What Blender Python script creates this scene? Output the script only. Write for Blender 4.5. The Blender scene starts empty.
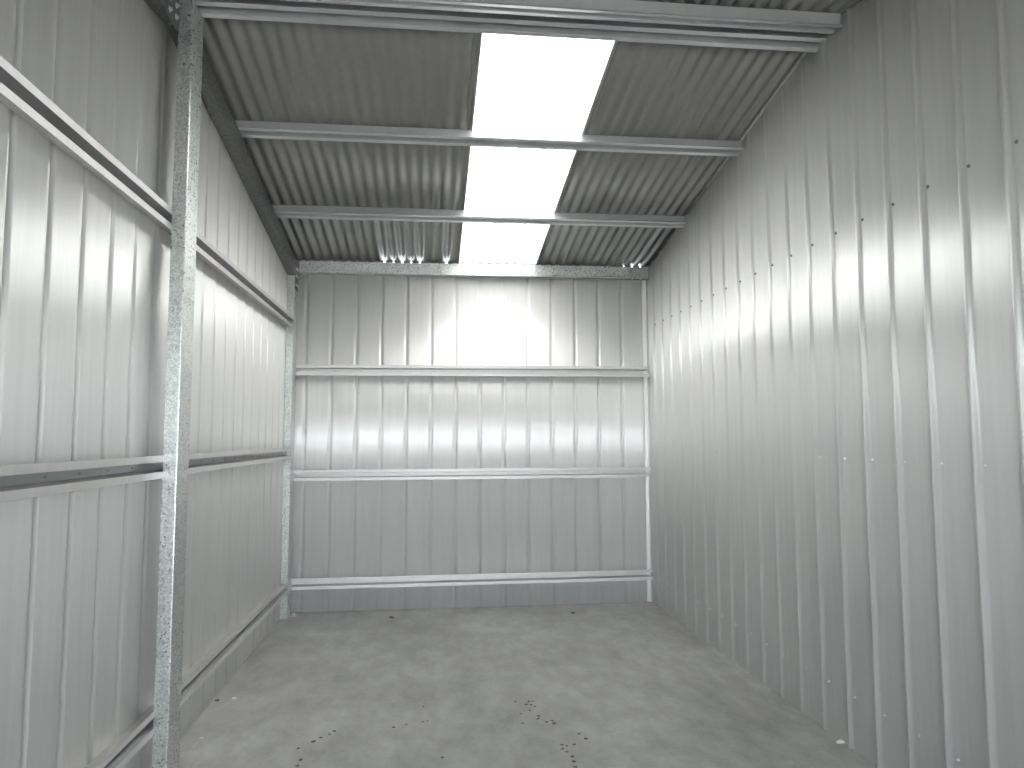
import bpy, bmesh, math, random
from mathutils import Vector, Matrix
C = bpy.context.scene.collection
rnd = random.Random(7)

# ------------------------------------------------------------------ dimensions
XL, XR, D = -1.112, 1.843, 5.762          # wall planes (inner pan faces)
YF = -2.40                                  # front opening
RIDGE = 2.957
SLOPE = 0.176
S = 0.2                                    # cladding rib spacing
def zp(x, y):                              # plane the purlin flanges lie in
    return 3.2247 - SLOPE * abs(y - RIDGE) + 0.008 * (x - 1.84)
COR = 0.0715                               # corrugation pitch
AMP = 0.008
RX = XR + .45                               # roof runs on over the neighbouring bay

# ------------------------------------------------------------------ materials
def new_mat(name):
    m = bpy.data.materials.new(name); m.use_nodes = True
    nt = m.node_tree; nt.nodes.clear()
    o = nt.nodes.new('ShaderNodeOutputMaterial')
    b = nt.nodes.new('ShaderNodeBsdfPrincipled')
    nt.links.new(b.outputs[0], o.inputs[0])
    return m, nt, b, o
def ramp(nt, stops):
    r = nt.nodes.new('ShaderNodeValToRGB')
    e = r.color_ramp.elements
    while len(e) < len(stops): e.new(0.5)
    for i, (p, c) in enumerate(stops):
        e[i].position = p; e[i].color = (*c, 1) if len(c) == 3 else c
    return r
def coords(nt, scale=(1, 1, 1)):
    t = nt.nodes.new('ShaderNodeTexCoord'); m = nt.nodes.new('ShaderNodeMapping')
    m.inputs['Scale'].default_value = scale
    nt.links.new(t.outputs['Object'], m.inputs['Vector'])
    return m.outputs[0]
def noise(nt, vec, scale, detail=4, rough=.55):
    n = nt.nodes.new('ShaderNodeTexNoise')
    n.inputs['Scale'].default_value = scale; n.inputs['Detail'].default_value = detail
    n.inputs['Roughness'].default_value = rough
    nt.links.new(vec, n.inputs['Vector']); return n.outputs['Fac']
def mixc(nt, fac, a, b, mode='MIX'):
    m = nt.nodes.new('ShaderNodeMix'); m.data_type = 'RGBA'; m.blend_type = mode
    for i, v in ((0, fac), (6, a), (7, b)):
        if hasattr(v, 'links') or hasattr(v, 'is_linked'): nt.links.new(v, m.inputs[i])
        elif i == 0: m.inputs[0].default_value = v
        else: m.inputs[i].default_value = (*v, 1)
    return m.outputs[2]

def painted_sheet(name, col, metallic, rough, aniso=0.0):
    m, nt, b, o = new_mat(name)
    v = coords(nt, (9, 9, 0.35))
    n = noise(nt, v, 3.0, 5)
    c = ramp(nt, [(0.3, tuple(k * .95 for k in col)), (0.7, tuple(min(1, k * 1.04) for k in col))])
    nt.links.new(n, c.inputs[0]); nt.links.new(c.outputs[0], b.inputs['Base Color'])
    b.inputs['Metallic'].default_value = metallic
    v2 = coords(nt, (40, 40, 0.5)); n2 = noise(nt, v2, 2.0, 3)
    mr = nt.nodes.new('ShaderNodeMapRange')
    mr.inputs['To Min'].default_value = rough * .85; mr.inputs['To Max'].default_value = rough * 1.2
    nt.links.new(n2, mr.inputs['Value']); nt.links.new(mr.outputs[0], b.inputs['Roughness'])
    if aniso:                                   # rolled sheet: the sheen spreads across the rolling direction
        ge = nt.nodes.new('ShaderNodeNewGeometry'); cr = nt.nodes.new('ShaderNodeVectorMath'); cr.operation = 'CROSS_PRODUCT'
        nt.links.new(ge.outputs['Normal'], cr.inputs[0]); cr.inputs[1].default_value = (0, 0, 1)
        nt.links.new(cr.outputs[0], b.inputs['Tangent']); b.inputs['Anisotropic'].default_value = aniso
    bp = nt.nodes.new('ShaderNodeBump'); bp.inputs['Strength'].default_value = .05; bp.inputs['Distance'].default_value = .002
    nt.links.new(n2, bp.inputs['Height']); nt.links.new(bp.outputs[0], b.inputs['Normal'])
    return m
M_WALL = painted_sheet('pale_coated_steel', (.81, .81, .795), .48, .44, .8)
M_ROOF = painted_sheet('roof_coated_steel', (.185, .185, .172), .40, .36)
M_CAP = painted_sheet('ridge_capping', (.20, .18, .17), .1, .5)

def galv(name, dark, light, metallic, rough, scale=150):
    m, nt, b, o = new_mat(name)
    v = coords(nt)
    vo = nt.nodes.new('ShaderNodeTexVoronoi'); vo.inputs['Scale'].default_value = scale
    nt.links.new(v, vo.inputs['Vector'])
    sep = nt.nodes.new('ShaderNodeSeparateColor'); nt.links.new(vo.outputs['Color'], sep.inputs[0])
    r = ramp(nt, [(0.0, dark), (0.6, tuple((a + c) / 2 for a, c in zip(dark, light))), (1.0, light)])
    nt.links.new(sep.outputs[0], r.inputs[0]); nt.links.new(r.outputs[0], b.inputs['Base Color'])
    mr = nt.nodes.new('ShaderNodeMapRange')
    mr.inputs['To Min'].default_value = rough * .75; mr.inputs['To Max'].default_value = rough * 1.3
    nt.links.new(sep.outputs[1], mr.inputs['Value']); nt.links.new(mr.outputs[0], b.inputs['Roughness'])
    b.inputs['Metallic'].default_value = metallic
    return m
M_GALV = galv('spangled_galvanised_steel', (.42, .44, .43), (.72, .75, .74), .93, .35, 170)
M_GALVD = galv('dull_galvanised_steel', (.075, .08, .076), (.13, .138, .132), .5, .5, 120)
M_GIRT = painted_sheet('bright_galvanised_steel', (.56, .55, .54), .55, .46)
M_GIRT_SHADE = painted_sheet('girt_cavity_shade', (.36, .365, .37), .4, .5)  # darker girt colour, shade of the cavity painted in
M_PURLIN = painted_sheet('purlin_galvanised_steel', (.47, .49, .50), .5, .36)

def flat(name, col, rough=.6, metallic=0.0):
    m, nt, b, o = new_mat(name)
    n = noise(nt, coords(nt), 60, 3)
    r = ramp(nt, [(0.3, tuple(k * .8 for k in col)), (0.7, tuple(min(1, k * 1.2) for k in col))])
    nt.links.new(n, r.inputs[0]); nt.links.new(r.outputs[0], b.inputs['Base Color'])
    b.inputs['Roughness'].default_value = rough; b.inputs['Metallic'].default_value = metallic
    return m
M_SCREW = flat('dark_screw_steel', (.16, .16, .165), .4, .5)
M_SCREWB = flat('zinc_screw_steel', (.75, .76, .77), .3, .7)
M_SCREWG = flat('grey_screw_steel', (.34, .34, .34), .4, .5)
M_CRUMB = flat('reddish_brown_dirt', (.075, .048, .042), .9)
M_CRUMBD = flat('dark_brown_dirt', (.06, .055, .05), .9)
M_PALE = flat('pale_mortar', (.62, .60, .56), .9)
M_ASPHALT = flat('pale_gravel', (.33, .33, .32), .95)

# polycarbonate skylight
m, nt, b, o = new_mat('white_polycarbonate'); nt.nodes.remove(b)
tl = nt.nodes.new('ShaderNodeBsdfTranslucent'); tr = nt.nodes.new('ShaderNodeBsdfRefraction'); tr.inputs['Roughness'].default_value = .85; tr.inputs['IOR'].default_value = 1.2
gl = nt.nodes.new('ShaderNodeBsdfDiffuse'); mx = nt.nodes.new('ShaderNodeMixShader'); mx2 = nt.nodes.new('ShaderNodeMixShader')
nz = noise(nt, coords(nt, (3, .6, 3)), 4, 3)
rr = ramp(nt, [(.3, (.90, .91, .90)), (.7, (.95, .96, .95))]); nt.links.new(nz, rr.inputs[0])
nt.links.new(rr.outputs[0], tl.inputs[0]); nt.links.new(rr.outputs[0], tr.inputs[0])
gl.inputs[0].default_value = (.75, .75, .73, 1)
mx.inputs[0].default_value = .6; nt.links.new(tl.outputs[0], mx.inputs[1]); nt.links.new(tr.outputs[0], mx.inputs[2])
mx2.inputs[0].default_value = .12; nt.links.new(mx.outputs[0], mx2.inputs[1]); nt.links.new(gl.outputs[0], mx2.inputs[2])
nt.links.new(mx2.outputs[0], o.inputs[0]); M_POLY = m

# concrete floor
m, nt, b, o = new_mat('trowelled_concrete')
v = coords(nt); vs = coords(nt, (1.5, 1, 1))
big = noise(nt, vs, 1.1, 5, .6); mid = noise(nt, coords(nt, (1.7, .9, 1)), 4.2, 7, .68); fine = noise(nt, v, 45, 5, .7)
r1 = ramp(nt, [(.30, (.195, .195, .195)), (.55, (.26, .261, .258)), (.75, (.315, .317, .313))]); nt.links.new(big, r1.inputs[0])
r2 = ramp(nt, [(.35, (.74, .74, .74)), (.62, (1.12, 1.12, 1.12))]); nt.links.new(mid, r2.inputs[0])
r3 = ramp(nt, [(.3, (.92, .92, .92)), (.7, (1.06, 1.06, 1.06))]); nt.links.new(fine, r3.inputs[0])
c = mixc(nt, 1.0, r1.outputs[0], r2.outputs[0], 'MULTIPLY'); c = mixc(nt, 1.0, c, r3.outputs[0], 'MULTIPLY')
# pale trowel swirls
dist = nt.nodes.new('ShaderNodeTexNoise'); dist.inputs['Scale'].default_value = 2.4; dist.inputs['Detail'].default_value = 3
nt.links.new(v, dist.inputs['Vector'])
va = nt.nodes.new('ShaderNodeVectorMath'); va.operation = 'ADD'; nt.links.new(v, va.inputs[0]); nt.links.new(dist.outputs['Color'], va.inputs[1])
mp = nt.nodes.new('ShaderNodeMapping'); mp.inputs['Scale'].default_value = (8, 5, 3); nt.links.new(va.outputs[0], mp.inputs[0])
sw = noise(nt, mp.outputs[0], 2.0, 5, .7)
rs = ramp(nt, [(.60, (0, 0, 0)), (.74, (1, 1, 1))]); nt.links.new(sw, rs.inputs[0])
msk = ramp(nt, [(.46, (0, 0, 0)), (.62, (.5, .5, .5))]); nt.links.new(noise(nt, v, 1.7, 3), msk.inputs[0])
f1 = mixc(nt, 1.0, rs.outputs[0], msk.outputs[0], 'MULTIPLY')
c = mixc(nt, f1, c, (.44, .44, .425))
# dark scuffs and stains
mp2 = nt.nodes.new('ShaderNodeMapping'); mp2.inputs['Location'].default_value = (7.3, 2.1, 0); mp2.inputs['Scale'].default_value = (6, 4, 3)
nt.links.new(va.outputs[0], mp2.inputs[0])
st = noise(nt, mp2.outputs[0], 1.6, 6, .7)
rst = ramp(nt, [(.63, (0, 0, 0)), (.76, (.55, .55, .55))]); nt.links.new(st, rst.inputs[0])
c = mixc(nt, rst.outputs[0], c, (.14, .13, .12))
nt.links.new(c, b.inputs['Base Color'])
mr = nt.nodes.new('ShaderNodeMapRange'); mr.inputs['To Min'].default_value = .48; mr.inputs['To Max'].default_value = .75
nt.links.new(mid, mr.inputs['Value']); nt.links.new(mr.outputs[0], b.inputs['Roughness'])
bp = nt.nodes.new('ShaderNodeBump'); bp.inputs['Strength'].default_value = .25; bp.inputs['Distance'].default_value = .003
nt.links.new(fine, bp.inputs['Height']); nt.links.new(bp.outputs[0], b.inputs['Normal'])
M_FLOOR = m

# ------------------------------------------------------------------ object helpers
def obj(name, verts, faces, mat, parent=None, smooth=None, loc=None):
    me = bpy.data.meshes.new(name); me.from_pydata(verts, [], faces); me.update()
    bm = bmesh.new(); bm.from_mesh(me); bmesh.ops.recalc_face_normals(bm, faces=bm.faces); bm.to_mesh(me); bm.free()
    me.materials.append(mat)
    if smooth is not None:
        for p in me.polygons: p.use_smooth = True
        me.set_sharp_from_angle(angle=math.radians(smooth))
    o = bpy.data.objects.new(name, me); C.objects.link(o)
    if loc is not None: o.location = loc
    if parent: o.parent = parent
    return o
def struct(o): o['kind'] = 'structure'; return o
def tag(o, label, cat, group=None):
    o['label'] = label; o['category'] = cat
    if group: o['group'] = group
    return o
def thing(name, label, cat, loc=(0, 0, 0), group=None):
    o = bpy.data.objects.new(name, None); C.objects.link(o); o.location = loc
    return tag(o, label, cat, group)

def outline(pl, t):
    """closed outline of an open polyline thickened by t (2D)"""
    n = len(pl); L = []; Rr = []
    for i in range(n):
        a = Vector(pl[max(i - 1, 0)]); c = Vector(pl[min(i + 1, n - 1)]); p_ = Vector(pl[i])
        if 0 < i < n - 1:
            d1 = (p_ - a).normalized(); d2 = (c - p_).normalized()
            n1 = Vector((-d1.y, d1.x)); n2 = Vector((-d2.y, d2.x)); nn = (n1 + n2)
            nn = nn.normalized() / max(.3, nn.normalized().dot(n1)) if nn.length > 1e-6 else n1
        else:
            d = (c - a).normalized(); nn = Vector((-d.y, d.x))
        L.append(p_ + nn * t / 2); Rr.append(p_ - nn * t / 2)
    return [tuple(q) for q in L + Rr[::-1]]
def extrude_profile(poly, path_fn, ts):
    """poly: closed 2D outline; path_fn(t,(u,w)) -> 3D"""
    n = len(poly); V = []; F = []
    for t in ts: V += [path_fn(t, q) for q in poly]
    for k in range(len(ts) - 1):
        for i in range(n):
            j = (i + 1) % n
            F.append((k * n + i, k * n + j, (k + 1) * n + j, (k + 1) * n + i))
    # end caps: strip between the two sides of the thickened polyline
    h = n // 2
    for base in (0, (len(ts) - 1) * n):
        for i in range(h - 1):
            F.append((base + i, base + i + 1, base + n - 2 - i, base + n - 1 - i))
    return V, F
HAT = [(-.040, .007), (-.045, 0), (-.021, 0), (-.016, .063), (.016, .063), (.021, 0), (.045, 0), (.040, .007)]
def hat_outline(k=1.0, t=.0016): return outline([(u * k, w) for u, w in HAT], t)
def box_vf(x0, x1, y0, y1, z0, z1):
    V = [(x, y, z) for z in (z0, z1) for y in (y0, y1) for x in (x0, x1)]
    F = [(0, 2, 3, 1), (4, 5, 7, 6), (0, 1, 5, 4), (2, 6, 7, 3), (0, 4, 6, 2), (1, 3, 7, 5)]
    return V, F
def hexbolt(name, parent, loc, axis, r, mat, h=.006):
    V = []; F = []; n = 6
    w = .0016
    rings = [(r * 1.55, 0, 16), (r * 1.55, w, 16)]
    for (R_, z, k) in rings:
        V += [(R_ * math.cos(2 * math.pi * i / k), R_ * math.sin(2 * math.pi * i / k), z) for i in range(k)]
    for i in range(16): F.append((i, (i + 1) % 16, 16 + (i + 1) % 16, 16 + i))
    F.append(tuple(range(16, 32)))
    b0 = len(V)
    for z, s in ((w, 1), (w + h * .8, 1), (w + h, .8)):
        V += [(s * r * math.cos(2 * math.pi * i / n), s * r * math.sin(2 * math.pi * i / n), z) for i in range(n)]
    for k in range(2):
        for i in range(n):
            F.append((b0 + k * n + i, b0 + k * n + (i + 1) % n, b0 + (k + 1) * n + (i + 1) % n, b0 + (k + 1) * n + i))
    F.append(tuple(b0 + 2 * n + i for i in range(n)))
    o = obj(name, V, F, mat, parent)
    o.rotation_euler = Vector((0, 0, 1)).rotation_difference(Vector(axis)).to_euler()
    o.location = loc
    return o

# ------------------------------------------------------------------ wall cladding
def sheet_profile(s0, s1, rib0, rib_h, lap_every=4, lap_at=0):
    """list of (s, offset): flat pans with faint swages, narrow trapezoid ribs; offset>0 = away from pan plane"""
    pts = [(s0, 0.0)]
    k0 = math.floor((s0 - rib0) / S) - 1
    for k in range(k0, k0 + 70):
        c_ = rib0 + k * S
        # pan between previous rib and this one
        r = random.Random(1000 + k * 17 + int(rib0 * 1000))
        tilt = r.uniform(-.0005, .0005)
        for a in (.12, .22, .30, .36, .44, .52, .60, .68, .76, .86):
            s = c_ - S + S * a
            pts.append((s, tilt * (a - .5) * 2 + r.uniform(-.00012, .00012)))
        # swages
        hw, tw = .0135, .0065
        pts.append((c_ - hw, 0)); pts.append((c_ - tw, rib_h)); pts.append((c_ + tw, rib_h)); pts.append((c_ + hw, 0))
        if (k + lap_at) % lap_every == 0:
            pts += [(c_ + hw + .002, 0), (c_ + hw + .003, abs(rib_h) * .35 if rib_h > 0 else -.001), (c_ + hw + .0055, abs(rib_h) * .35 if rib_h > 0 else -.001), (c_ + hw + .0065, 0)]
    pts = sorted([q for q in pts if s0 <= q[0] <= s1], key=lambda q: q[0]) + [(s1, 0.0)]
    out = []
    for q in pts:
        if not out or q[0] - out[-1][0] > 1e-5: out.append(q)
    return out
def wall_mesh(name, prof, place, top, bottom=0.0):
    V = []; F = []
    for s, of in prof:
        zt = top(s)
        for z in (bottom, zt): V.append(place(s, of, z))
    for i in range(len(prof) - 1):
        F.append((2 * i, 2 * i + 2, 2 * i + 3, 2 * i + 1))
    o = obj(name, V, F, M_WALL, smooth=14)
    md = o.modifiers.new('thickness', 'SOLIDIFY'); md.thickness = .0008; md.offset = 0
    return struct(o)
# right wall: weather face of the sheet, ribs stand into the bay
RIB_R = 1.9606 + .032
profR = sheet_profile(YF, D + .03, RIB_R, .0125)
def top_r(y): return zp(XR, y) + .058
if not any(abs(s - RIDGE) < 1e-4 for s, _ in profR): profR = sorted(profR + [(RIDGE, 0.0)])
wall_right = wall_mesh('wall_right', profR, lambda s, of, z: (XR - of, s, z), top_r, -.012)
# left wall: inside face, ribs are recesses
RIB_L = 3.5604
profL = sheet_profile(YF, D, RIB_L, .0125, lap_at=1)
profL = sorted(profL + [(RIDGE, 0.0)])
wall_left = wall_mesh('wall_left', profL, lambda s, of, z: (XL - of, s, z), lambda y: zp(XL, y) + .084, -.012)
RIB_B = -.99085
profB = sheet_profile(XL - .02, RX - .03, RIB_B, .0125, lap_at=2)
wall_back = wall_mesh('wall_back', profB, lambda s, of, z: (s, D + of, z), lambda x: zp(x, D) + .03, -.012)

# right wall screws (hex heads beside the ribs, three rows)
for zrow, y0, n in ((2.2869, 1.9606, 19), (1.259, 1.9606, 19), (.229, 1.9606 - .01, 19)):
    for i in range(n):
        hexbolt('screw', wall_right, (XR - .0005, y0 + i * S + .0 - .0, zrow), (-1, 0, 0), .0042, M_SCREW if zrow > 2 else M_SCREWB, .005)

# corner flashing at the right rear
V, F = extrude_profile(outline([(XR - .046, D - .002), (XR - .042, D - .006), (XR - .020, D - .006), (XR - .016, D - .010)], .0012),
                       lambda t, q: (q[0], q[1], t), [.004, zp(XR, D) - .02])
struct(obj('trim_1', V, F, M_WALL))

# ------------------------------------------------------------------ roof
def roof_sheet(name, x0, x1, y0, y1, mat, dz=0.0, ny=1):
    nx = max(2, int(round((x1 - x0) / (COR / 10)))); V = []; F = []
    for j in range(ny + 1):
        y = y0 + (y1 - y0) * j / ny
        for i in range(nx + 1):
            x = x0 + (x1 - x0) * i / nx
            V.append((x, y, zp(x, y) + .0645 + AMP + dz + AMP * math.sin(2 * math.pi * (x - .233) / COR - math.pi / 2)))
    w = nx + 1
    for j in range(ny):
        for i in range(nx): F.append((j * w + i, j * w + i + 1, (j + 1) * w + i + 1, (j + 1) * w + i))
    return obj(name, V, F, mat, smooth=40)
SKY0, SKY1 = .233, .866
YE = D - .025
def roof_pair(name, y0, y1):
    a = roof_sheet('tmp', XL - .10, SKY0, y0, y1, M_ROOF)
    b_ = roof_sheet('tmp', SKY1, RX, y0, y1, M_ROOF)
    bm = bmesh.new(); bm.from_mesh(a.data); bm.from_mesh(b_.data); me = bpy.data.meshes.new(name); bm.to_mesh(me); bm.free()
    for p in me.polygons: p.use_smooth = True
    me.set_sharp_from_angle(angle=math.radians(40))
    me.materials.append(M_ROOF)
    for t in (a, b_): bpy.data.objects.remove(t)
    o = bpy.data.objects.new(name, me); C.objects.link(o)
    md = o.modifiers.new('thickness', 'SOLIDIFY'); md.thickness = .001; md.offset = 0
    return struct(o)
roof_pair('ceiling', RIDGE + .035, YE)
fr = roof_sheet('ceiling', XL - .10, RX, YF - .15, RIDGE - .035, M_ROOF); struct(fr)
sky = roof_sheet('skylight_sheet', SKY0 - .045, SKY1 + .045, RIDGE + .03, YE, M_POLY, dz=-.0018)
tag(sky, 'long white translucent corrugated skylight sheet glowing in the middle of the grey roof', 'skylight')
# ridge capping above both slopes
V = []; F = []
for i, (dy, dz) in enumerate([(-.19, .084), (-.17, .0865), (0, .118), (.17, .0865), (.19, .084)]):
    y = RIDGE + dy
    for x in (XL - .12, RX): V.append((x, y, zp(x, y) + dz))
for i in range(4): F.append((2 * i, 2 * i + 1, 2 * i + 3, 2 * i + 2))
cap = struct(obj('trim_2', V, F, M_CAP))
md = cap.modifiers.new('thickness', 'SOLIDIFY'); md.thickness = .001

# purlins (top-hat battens, flanges down)
def purlin(yc, label, x0=XL - .02, x1=XR - .004):
    s = -1 if yc > RIDGE else 1
    ca = math.cos(math.atan(SLOPE)); sa = math.sin(math.atan(SLOPE))
    def f(t, q):
        u, w = q
        y = yc + u * ca - s * w * sa * 1.0
        z = zp(t, yc) + s * u * sa + w * ca
        return (t, y, z)
    V, F = extrude_profile(hat_outline(), f, [x0, x1])
    o = obj('roof_purlin', V, F, M_PURLIN)
    return tag(o, label, 'purlin', 'roof purlins')
purlin(2.882, 'grey top-hat purlin on the near side of the ridge, highest in the photo')
purlin(3.016, 'grey top-hat purlin on the ridge\'s far side, above the skylight top end')
purlin(3.900, 'grey top-hat roof purlin crossing the skylight about a third of the way down the slope')
purlin(4.825, 'grey top-hat roof purlin crossing the skylight nearest to the rear wall')
# eave channel over the rear wall
ye = D - .062
V, F = extrude_profile(outline([(ye + .016, 2.7985), (ye, 2.7985), (ye, 2.716), (ye - .010, 2.710), (ye - .010, 2.704), (ye + .0615, 2.704), (ye + .0615, 2.716)], .0016),
                       lambda t, q: (t, q[0], q[1] + .0085 * (t - 1.84)), [XL + .064, XR - .012])
eave = obj('eave_channel', V, F, M_GALV)
tag(eave, 'galvanised steel eave channel along the top of the rear wall under the roof sheets', 'beam')
# closure strips behind the corrugation mouths (small gaps left where daylight shows)
gaps = [SKY0 + COR * (.5 + n) for n in (-9, -8, -7, -6, -5, -2, 19, 20, 21)]
edges = [XL - .06]
for i, g in enumerate(gaps): edges += [g - (.008, .003, .008, .003, .007, .007, .003, .006, .008)[i], g + (.007, .003, .008, .004, .006, .007, .002, .007, .007)[i]]
edges.append(RX - .03)
for k in range(0, len(edges), 2):
    V, F = box_vf(edges[k], edges[k + 1], ye + .018, ye + .0195, 2.70, 2.90)
    for i in range(len(V)):
        x, y, z = V[i]
        V[i] = (x, y, (zp(x, y) + .0645 + AMP * 2 + .02) if z > 2.8 else 2.69)
    struct(obj('trim_%d' % (3 + k // 2), V, F, M_CAP))

# added unseen shelf that blocks light leaking in behind the eave channel
V, F = box_vf(XL - .05, RX - .03, ye + .003, D + .034, 2.7185, 2.7225)
V = [(x, y, z + .0085 * (x - 1.84)) for x, y, z in V]
struct(obj('trim_20', V, F, M_CAP))  # added unseen light-blocking shelf, not a trim of the building

# rafters (C sections under the purlins)
def rafter(xa, xb, y0, y1, depth, label, mat=M_GALVD, drop=.0):
    s = 1 if xa < xb else -1
    web = xb
    pl = [(xa, -depth + .012), (xa, -depth), (web, -depth), (web, -.001), (xa, -.001), (xa, -.014)]
    V, F = extrude_profile(outline(pl, .002), lambda t, q: (q[0], t, zp(q[0], t) + q[1] - drop), [y0, y1])
    o = obj('rafter', V, F, mat)
    return tag(o, label, 'rafter', 'rafters')
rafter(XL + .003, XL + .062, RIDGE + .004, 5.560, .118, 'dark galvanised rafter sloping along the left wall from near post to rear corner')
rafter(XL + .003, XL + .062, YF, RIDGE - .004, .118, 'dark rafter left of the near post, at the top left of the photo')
rafter(XR + .075, XR + .018, RIDGE + .004, D - .002, .15, 'dark rafter behind the upper edge of the right wall on the rear slope', M_CAP, drop=-.062)
rafter(XR + .075, XR + .018, YF, RIDGE - .004, .15, 'dark rafter behind the upper edge of the right wall on the near slope', M_CAP, drop=-.062)

# ------------------------------------------------------------------ posts
def c_section(x0, x1, y0, y1, t=.0022, lip=.014):
    # web on the room side (x1), lips return on the wall side
    r = .004
    return outline([(x0, y0 + lip), (x0, y0), (x1 - r, y0), (x1 - .3 * r, y0 + .3 * r), (x1, y0 + r), (x1, y1 - r), (x1 - .3 * r, y1 - .3 * r), (x1 - r, y1), (x0, y1), (x0, y1 - lip)], t)
def post(name, label, x0, x1, y0, y1, ztop):
    t = thing(name, label, 'post', ((x0 + x1) / 2, (y0 + y1) / 2, 0))
    cx, cy = t.location.x, t.location.y
    V, F = extrude_profile(c_section(x0 - cx, x1 - cx, y0 - cy, y1 - cy), lambda z, q: (q[0], q[1], z), [0.0, ztop])
    obj('shaft', V, F, M_GALV, t)
    return t
near = post('steel_post', 'tall spangled galvanised steel post standing near the camera against the left wall', XL + .064, XL + .117, 2.940, 3.078, 3.183)
cx, cy = near.location.x, near.location.y
# gusset plate joining post and rafters, with bolts
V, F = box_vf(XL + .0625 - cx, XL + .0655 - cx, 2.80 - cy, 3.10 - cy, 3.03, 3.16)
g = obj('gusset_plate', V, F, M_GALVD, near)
for yy, zz in ((2.83, 3.07), (2.83, 3.12), (2.90, 3.08), (2.90, 3.13)):
    hexbolt('bolt', g, (XL + .0656 - cx, yy - cy, zz), (1, 0, 0), .008, M_SCREWB, .008)
corner = post('steel_post', 'thin galvanised corner post in the rear left corner, bolted to the floor', XL + .003, XL + .054, 5.566, 5.700, 2.64)
cx, cy = corner.location.x, corner.location.y
V, F = extrude_profile(outline([(.0, .07), (.0, .0), (.052, .0)], .004), lambda t_, q: (q[0] + XL + .056 - cx, t_, q[1] + .002), [.0, .06])
br = obj('foot_bracket', V, F, M_GALV, corner)
hexbolt('anchor_bolt', br, (XL + .086 - cx, .035, .005), (0, 0, 1), .009, M_SCREWB, .014)
V, F = box_vf(XL + .0555 - cx, XL + .0585 - cx, -.06, .075, 2.52, 2.72)
g = obj('gusset_plate', V, F, M_GALVD, corner)
for yy, zz in ((-.03, 2.56), (.03, 2.56), (-.03, 2.63), (.03, 2.63), (.03, 2.69), (-.01, 2.69)):
    hexbolt('bolt', g, (XL + .0587 - cx, yy, zz), (1, 0, 0), .007, M_SCREWB, .007)

# ------------------------------------------------------------------ girts
def shade_cavity(o):                     # trough faces take a darker colour that paints in the recess shade
    o.data.materials.append(M_GIRT_SHADE)
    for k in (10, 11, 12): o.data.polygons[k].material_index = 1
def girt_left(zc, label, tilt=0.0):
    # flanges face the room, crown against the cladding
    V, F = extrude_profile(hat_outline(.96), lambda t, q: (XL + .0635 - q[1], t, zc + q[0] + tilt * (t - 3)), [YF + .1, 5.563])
    o = obj('wall_girt', V, F, M_GIRT); tag(o, label, 'girt', 'left wall girts'); shade_cavity(o)
    for k in range(-8, 10):
        y = RIB_L + k * S + .035
        if 2.0 < y < 5.5: hexbolt('screw', o, (XL + .0025, y, zc + tilt * (y - 3)), (1, 0, 0), .0026, M_SCREWG, .006)
    return o
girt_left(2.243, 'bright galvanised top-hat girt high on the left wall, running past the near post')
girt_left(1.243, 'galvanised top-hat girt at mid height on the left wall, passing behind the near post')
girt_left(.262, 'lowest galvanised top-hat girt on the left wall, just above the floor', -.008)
def girt_back(z0, z1, label):
    def zc(t): return z0 + (z1 - z0) * (t - XL) / (XR - XL)
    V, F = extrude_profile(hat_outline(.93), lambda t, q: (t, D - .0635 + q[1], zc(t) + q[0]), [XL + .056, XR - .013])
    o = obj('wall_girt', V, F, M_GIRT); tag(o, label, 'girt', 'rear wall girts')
    for k in range(15):
        x = RIB_B + k * S + .03
        if x < XR - .05: hexbolt('screw', o, (x, D - .0025, zc(x)), (0, -1, 0), .0026, M_SCREWG, .006)
    return o
girt_back(1.896, 1.908, 'galvanised top-hat girt across the rear wall, highest of three')
girt_back(1.065, 1.071, 'galvanised top-hat girt across the middle of the rear wall')
girt_back(.2285, .234, 'galvanised top-hat girt low across the rear wall above the floor')

# ------------------------------------------------------------------ floor and outside
V, F = box_vf(XL - .03, XR + .03, YF - .05, D + .06, -.12, 0)
struct(obj('floor', V, F, M_FLOOR))
V, F = box_vf(-9, 9, -14, YF - .05, -.16, -.03)
struct(obj('floor_apron', V, F, M_ASPHALT))
# front wall around the roller-door opening (behind the camera)
def slab(name, x0, x1, z0, z1):
    V, F = box_vf(x0, x1, YF - .012, YF, z0, z1); return struct(obj(name, V, F, M_WALL))
slab('wall_front', XL, XL + .12, 0, 2.28); slab('wall_front', XR - .14, XR, 0, 2.28); slab('wall_front', XR + .01, RX - .025, 0, 2.30); slab('wall_front', XL + .12, XR - .14, 2.10, 2.28)  # the slab past the right wall is added to shut light out of the cavity
# added unseen sheet that keeps daylight out of the gap above the right wall
ys = [YF - .15, RIDGE, D + .06]; V = []; F = []
for y in ys: V += [(RX - .02, y, -.03), (RX - .02, y, zp(RX, y) + .086)]
for i in range(2): F.append((2 * i, 2 * i + 2, 2 * i + 3, 2 * i + 1))
nb = struct(obj('daylight_blocker', V, F, M_WALL))
md = nb.modifiers.new('thickness', 'SOLIDIFY'); md.thickness = .004

# added unseen slabs that keep the sun off the back and left sheets
V, F = box_vf(XL - .06, RX - .01, D + .032, D + .045, -.03, 2.725)
V = [(x, y, z + (.0085 * (x - 1.84) if z > 2 else 0)) for x, y, z in V]
struct(obj('sun_blocker', V, F, M_CAP))
ys = [YF - .15, RIDGE, D + .045]; V = []; F = []
for y in ys: V += [(XL - .05, y, -.03), (XL - .05, y, zp(XL, y) + .088)]
for i in range(2): F.append((2 * i, 2 * i + 2, 2 * i + 3, 2 * i + 1))
lo = struct(obj('sun_blocker', V, F, M_CAP))
md = lo.modifiers.new('thickness', 'SOLIDIFY'); md.thickness = .01; md.offset = 0

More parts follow.
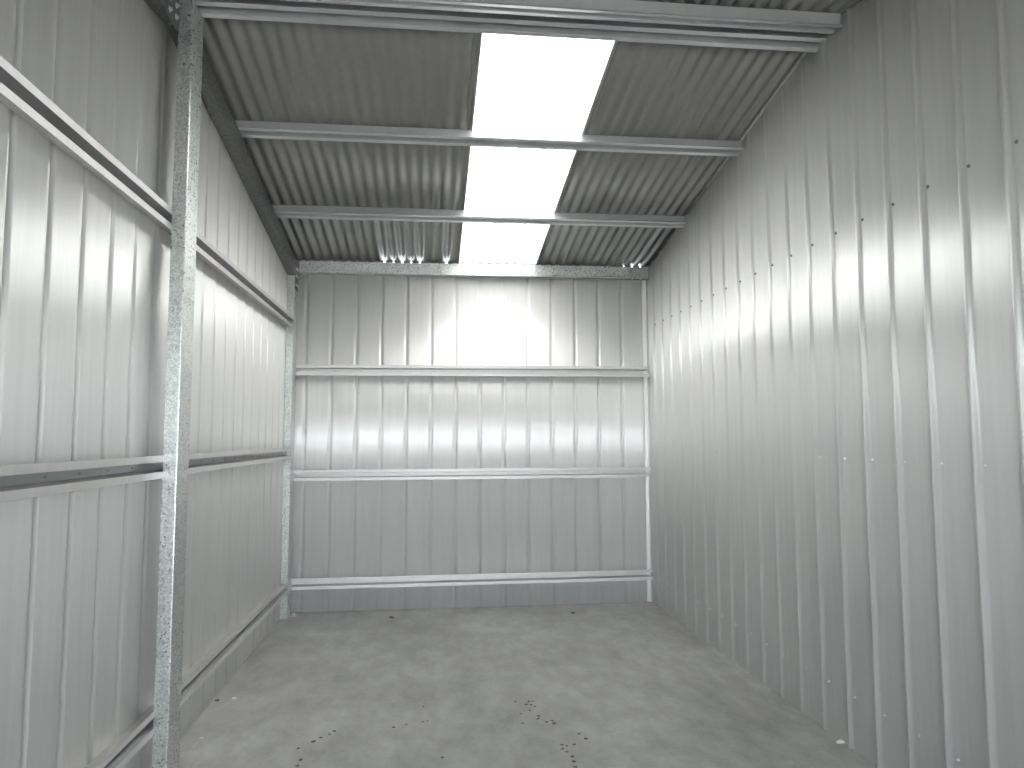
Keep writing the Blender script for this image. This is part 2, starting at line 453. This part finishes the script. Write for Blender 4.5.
# ------------------------------------------------------------------ scraps on the floor
def crumb_mesh(seed, mat, flat_=.35):
    r = random.Random(seed); bm = bmesh.new(); bmesh.ops.create_icosphere(bm, subdivisions=2, radius=1)
    for v in bm.verts:
        k = .72 + .5 * r.random(); v.co = Vector((v.co.x * k * 1.25, v.co.y * k, max(-.12, v.co.z * k * flat_)))
    me = bpy.data.meshes.new('dirt_crumb'); bm.to_mesh(me); bm.free(); me.materials.append(mat); return me
RED = [crumb_mesh(s, M_CRUMB) for s in range(5)]; DRK = [crumb_mesh(s + 9, M_CRUMBD) for s in range(5)]
def crumb(x, y, r, lib, label, group, name='dirt_crumb', cat='dirt crumb'):
    r *= 1.15
    o = bpy.data.objects.new(name, rnd.choice(lib)); C.objects.link(o)
    o.location = (x, y, r * .1); o.scale = (r, r * rnd.uniform(.8, 1.4), r); o.rotation_euler = (0, 0, rnd.uniform(0, 6.28))
    return tag(o, label, cat, group)
for (x, y) in [(.447, 3.702), (.499, 3.661), (.523, 3.652), (.539, 3.629), (.507, 3.582), (.456, 3.543), (.525, 3.469), (.533, 3.478), (.448, 3.427), (.564, 3.429), (.594, 3.439), (.517, 3.699), (.537, 3.696), (.538, 3.506), (.598, 3.408)]:
    crumb(x, y, rnd.uniform(.0045, .0075), RED, 'small reddish-brown dirt crumb in the denser cluster on the concrete right of centre', 'crumbs in the farther cluster')
for (x, y) in [(.591, 3.173), (.61, 3.161), (.647, 3.17), (.613, 3.055), (.61, 3.009), (.606, 2.962), (.71, 3.224), (.69, 3.279), (.599, 3.103), (.586, 3.134)]:
    crumb(x, y, rnd.uniform(.0045, .0075), RED, 'small reddish dirt crumb in the loose trail nearest the bottom centre of the photo', 'crumbs in the nearer trail')
for (x, y) in [(-.507, 3.341), (-.429, 3.443), (-.447, 3.411), (-.481, 3.379), (-.562, 3.279), (-.532, 3.164), (-.536, 3.108)]:
    crumb(x, y, rnd.uniform(.005, .008), DRK, 'small dark dirt crumb in the slanting line on the left of the floor', 'crumbs in the left line')
for (x, y) in [(-.159, 3.455), (-.101, 3.482), (-.023, 3.505), (-.002, 3.51), (-.022, 3.693), (.063, 3.112)]:
    crumb(x, y, rnd.uniform(.0045, .0065), RED, 'small brown dirt crumb scattered in the middle of the floor between line and cluster', 'crumbs in the middle of the floor')
crumb(-.277, 5.511, .018, DRK, 'dark dirt flake on the floor near the left end of the rear wall', None, 'dirt_flake', 'dirt flake')
crumb(1.114, 5.478, .016, DRK, 'dark dirt flake on the floor near the right end of the rear wall', None, 'dirt_flake', 'dirt flake')
crumb(-1.085, 3.91, .011, DRK, 'dark dirt lump lying at the foot of the left wall', None, 'dirt_lump', 'dirt lump')
PAL = [crumb_mesh(31, M_PALE)]
crumb(-1.005, 3.926, .010, PAL, 'pale mortar chip on the floor beside the dark lump by the left wall', None, 'mortar_chip', 'mortar chip')
crumb(-1.02, 3.437, .007, PAL, 'tiny pale mortar chip on the floor just right of the near post', None, 'mortar_chip', 'mortar chip')
crumb(1.826, 3.047, .016, PAL, 'whitish mortar blob against the foot of the right wall', None, 'mortar_chip', 'mortar chip')

# ------------------------------------------------------------------ light
w = bpy.data.worlds.new('overcast'); bpy.context.scene.world = w; w.use_nodes = True
nt = w.node_tree; bg = nt.nodes['Background']
tc = nt.nodes.new('ShaderNodeTexCoord'); sx = nt.nodes.new('ShaderNodeSeparateXYZ'); nt.links.new(tc.outputs['Generated'], sx.inputs[0])
r = ramp(nt, [(0.0, (.55, .57, .58)), (.49, (.78, .85, .91)), (.60, (.76, .82, .87)), (.70, (.25, .265, .28)), (1.0, (.16, .165, .17))])
mr = nt.nodes.new('ShaderNodeMapRange'); mr.inputs['From Min'].default_value = -1
nt.links.new(sx.outputs['Z'], mr.inputs['Value']); nt.links.new(mr.outputs[0], r.inputs[0]); nt.links.new(r.outputs[0], bg.inputs['Color'])
bg.inputs['Strength'].default_value = 15.0

sl = bpy.data.lights.new('sun', 'SUN'); sl.energy = 84; sl.angle = math.radians(4); sl.color = (1.0, .962, .91)
so = bpy.data.objects.new('sun', sl); C.objects.link(so)
so.rotation_euler = Vector((0, 0, 1)).rotation_difference(Vector((.62, .42, .66)).normalized()).to_euler()

# ------------------------------------------------------------------ camera
f, yaw, pitch, roll, h = 702.2888, .1164543, .0771085, -.0019829, 1.3529357
cy_, sy_, cp_, sp_ = math.cos(yaw), math.sin(yaw), math.cos(pitch), math.sin(pitch)
Fv = Vector((sy_ * cp_, cy_ * cp_, sp_)); Rv = Vector((cy_, -sy_, 0)); Uv = Rv.cross(Fv)
c_, s_ = math.cos(roll), math.sin(roll)
R2 = c_ * Rv + s_ * Uv; U2 = -s_ * Rv + c_ * Uv
cam = bpy.data.cameras.new('camera'); co = bpy.data.objects.new('camera', cam); C.objects.link(co)
cam.sensor_width = 36; cam.lens = f / 1024 * 36; cam.clip_start = .02
co.matrix_world = Matrix(((R2.x, U2.x, -Fv.x, 0), (R2.y, U2.y, -Fv.y, 0), (R2.z, U2.z, -Fv.z, h), (0, 0, 0, 1)))
sc = bpy.context.scene; sc.camera = co
sc.view_settings.view_transform = 'Standard'; sc.view_settings.look = 'None'; sc.view_settings.exposure = .0; sc.view_settings.gamma = 1.2
sc.cycles.max_bounces = 16; sc.cycles.diffuse_bounces = 10; sc.cycles.glossy_bounces = 8; sc.cycles.transmission_bounces = 8; sc.cycles.transparent_max_bounces = 12
sc.cycles.use_denoising = True
for o in bpy.data.objects:
    if o.type == 'MESH':
        o.shadow_terminator_geometry_offset = 0.0     # tall narrow faces: keep shadow rays on the sheet
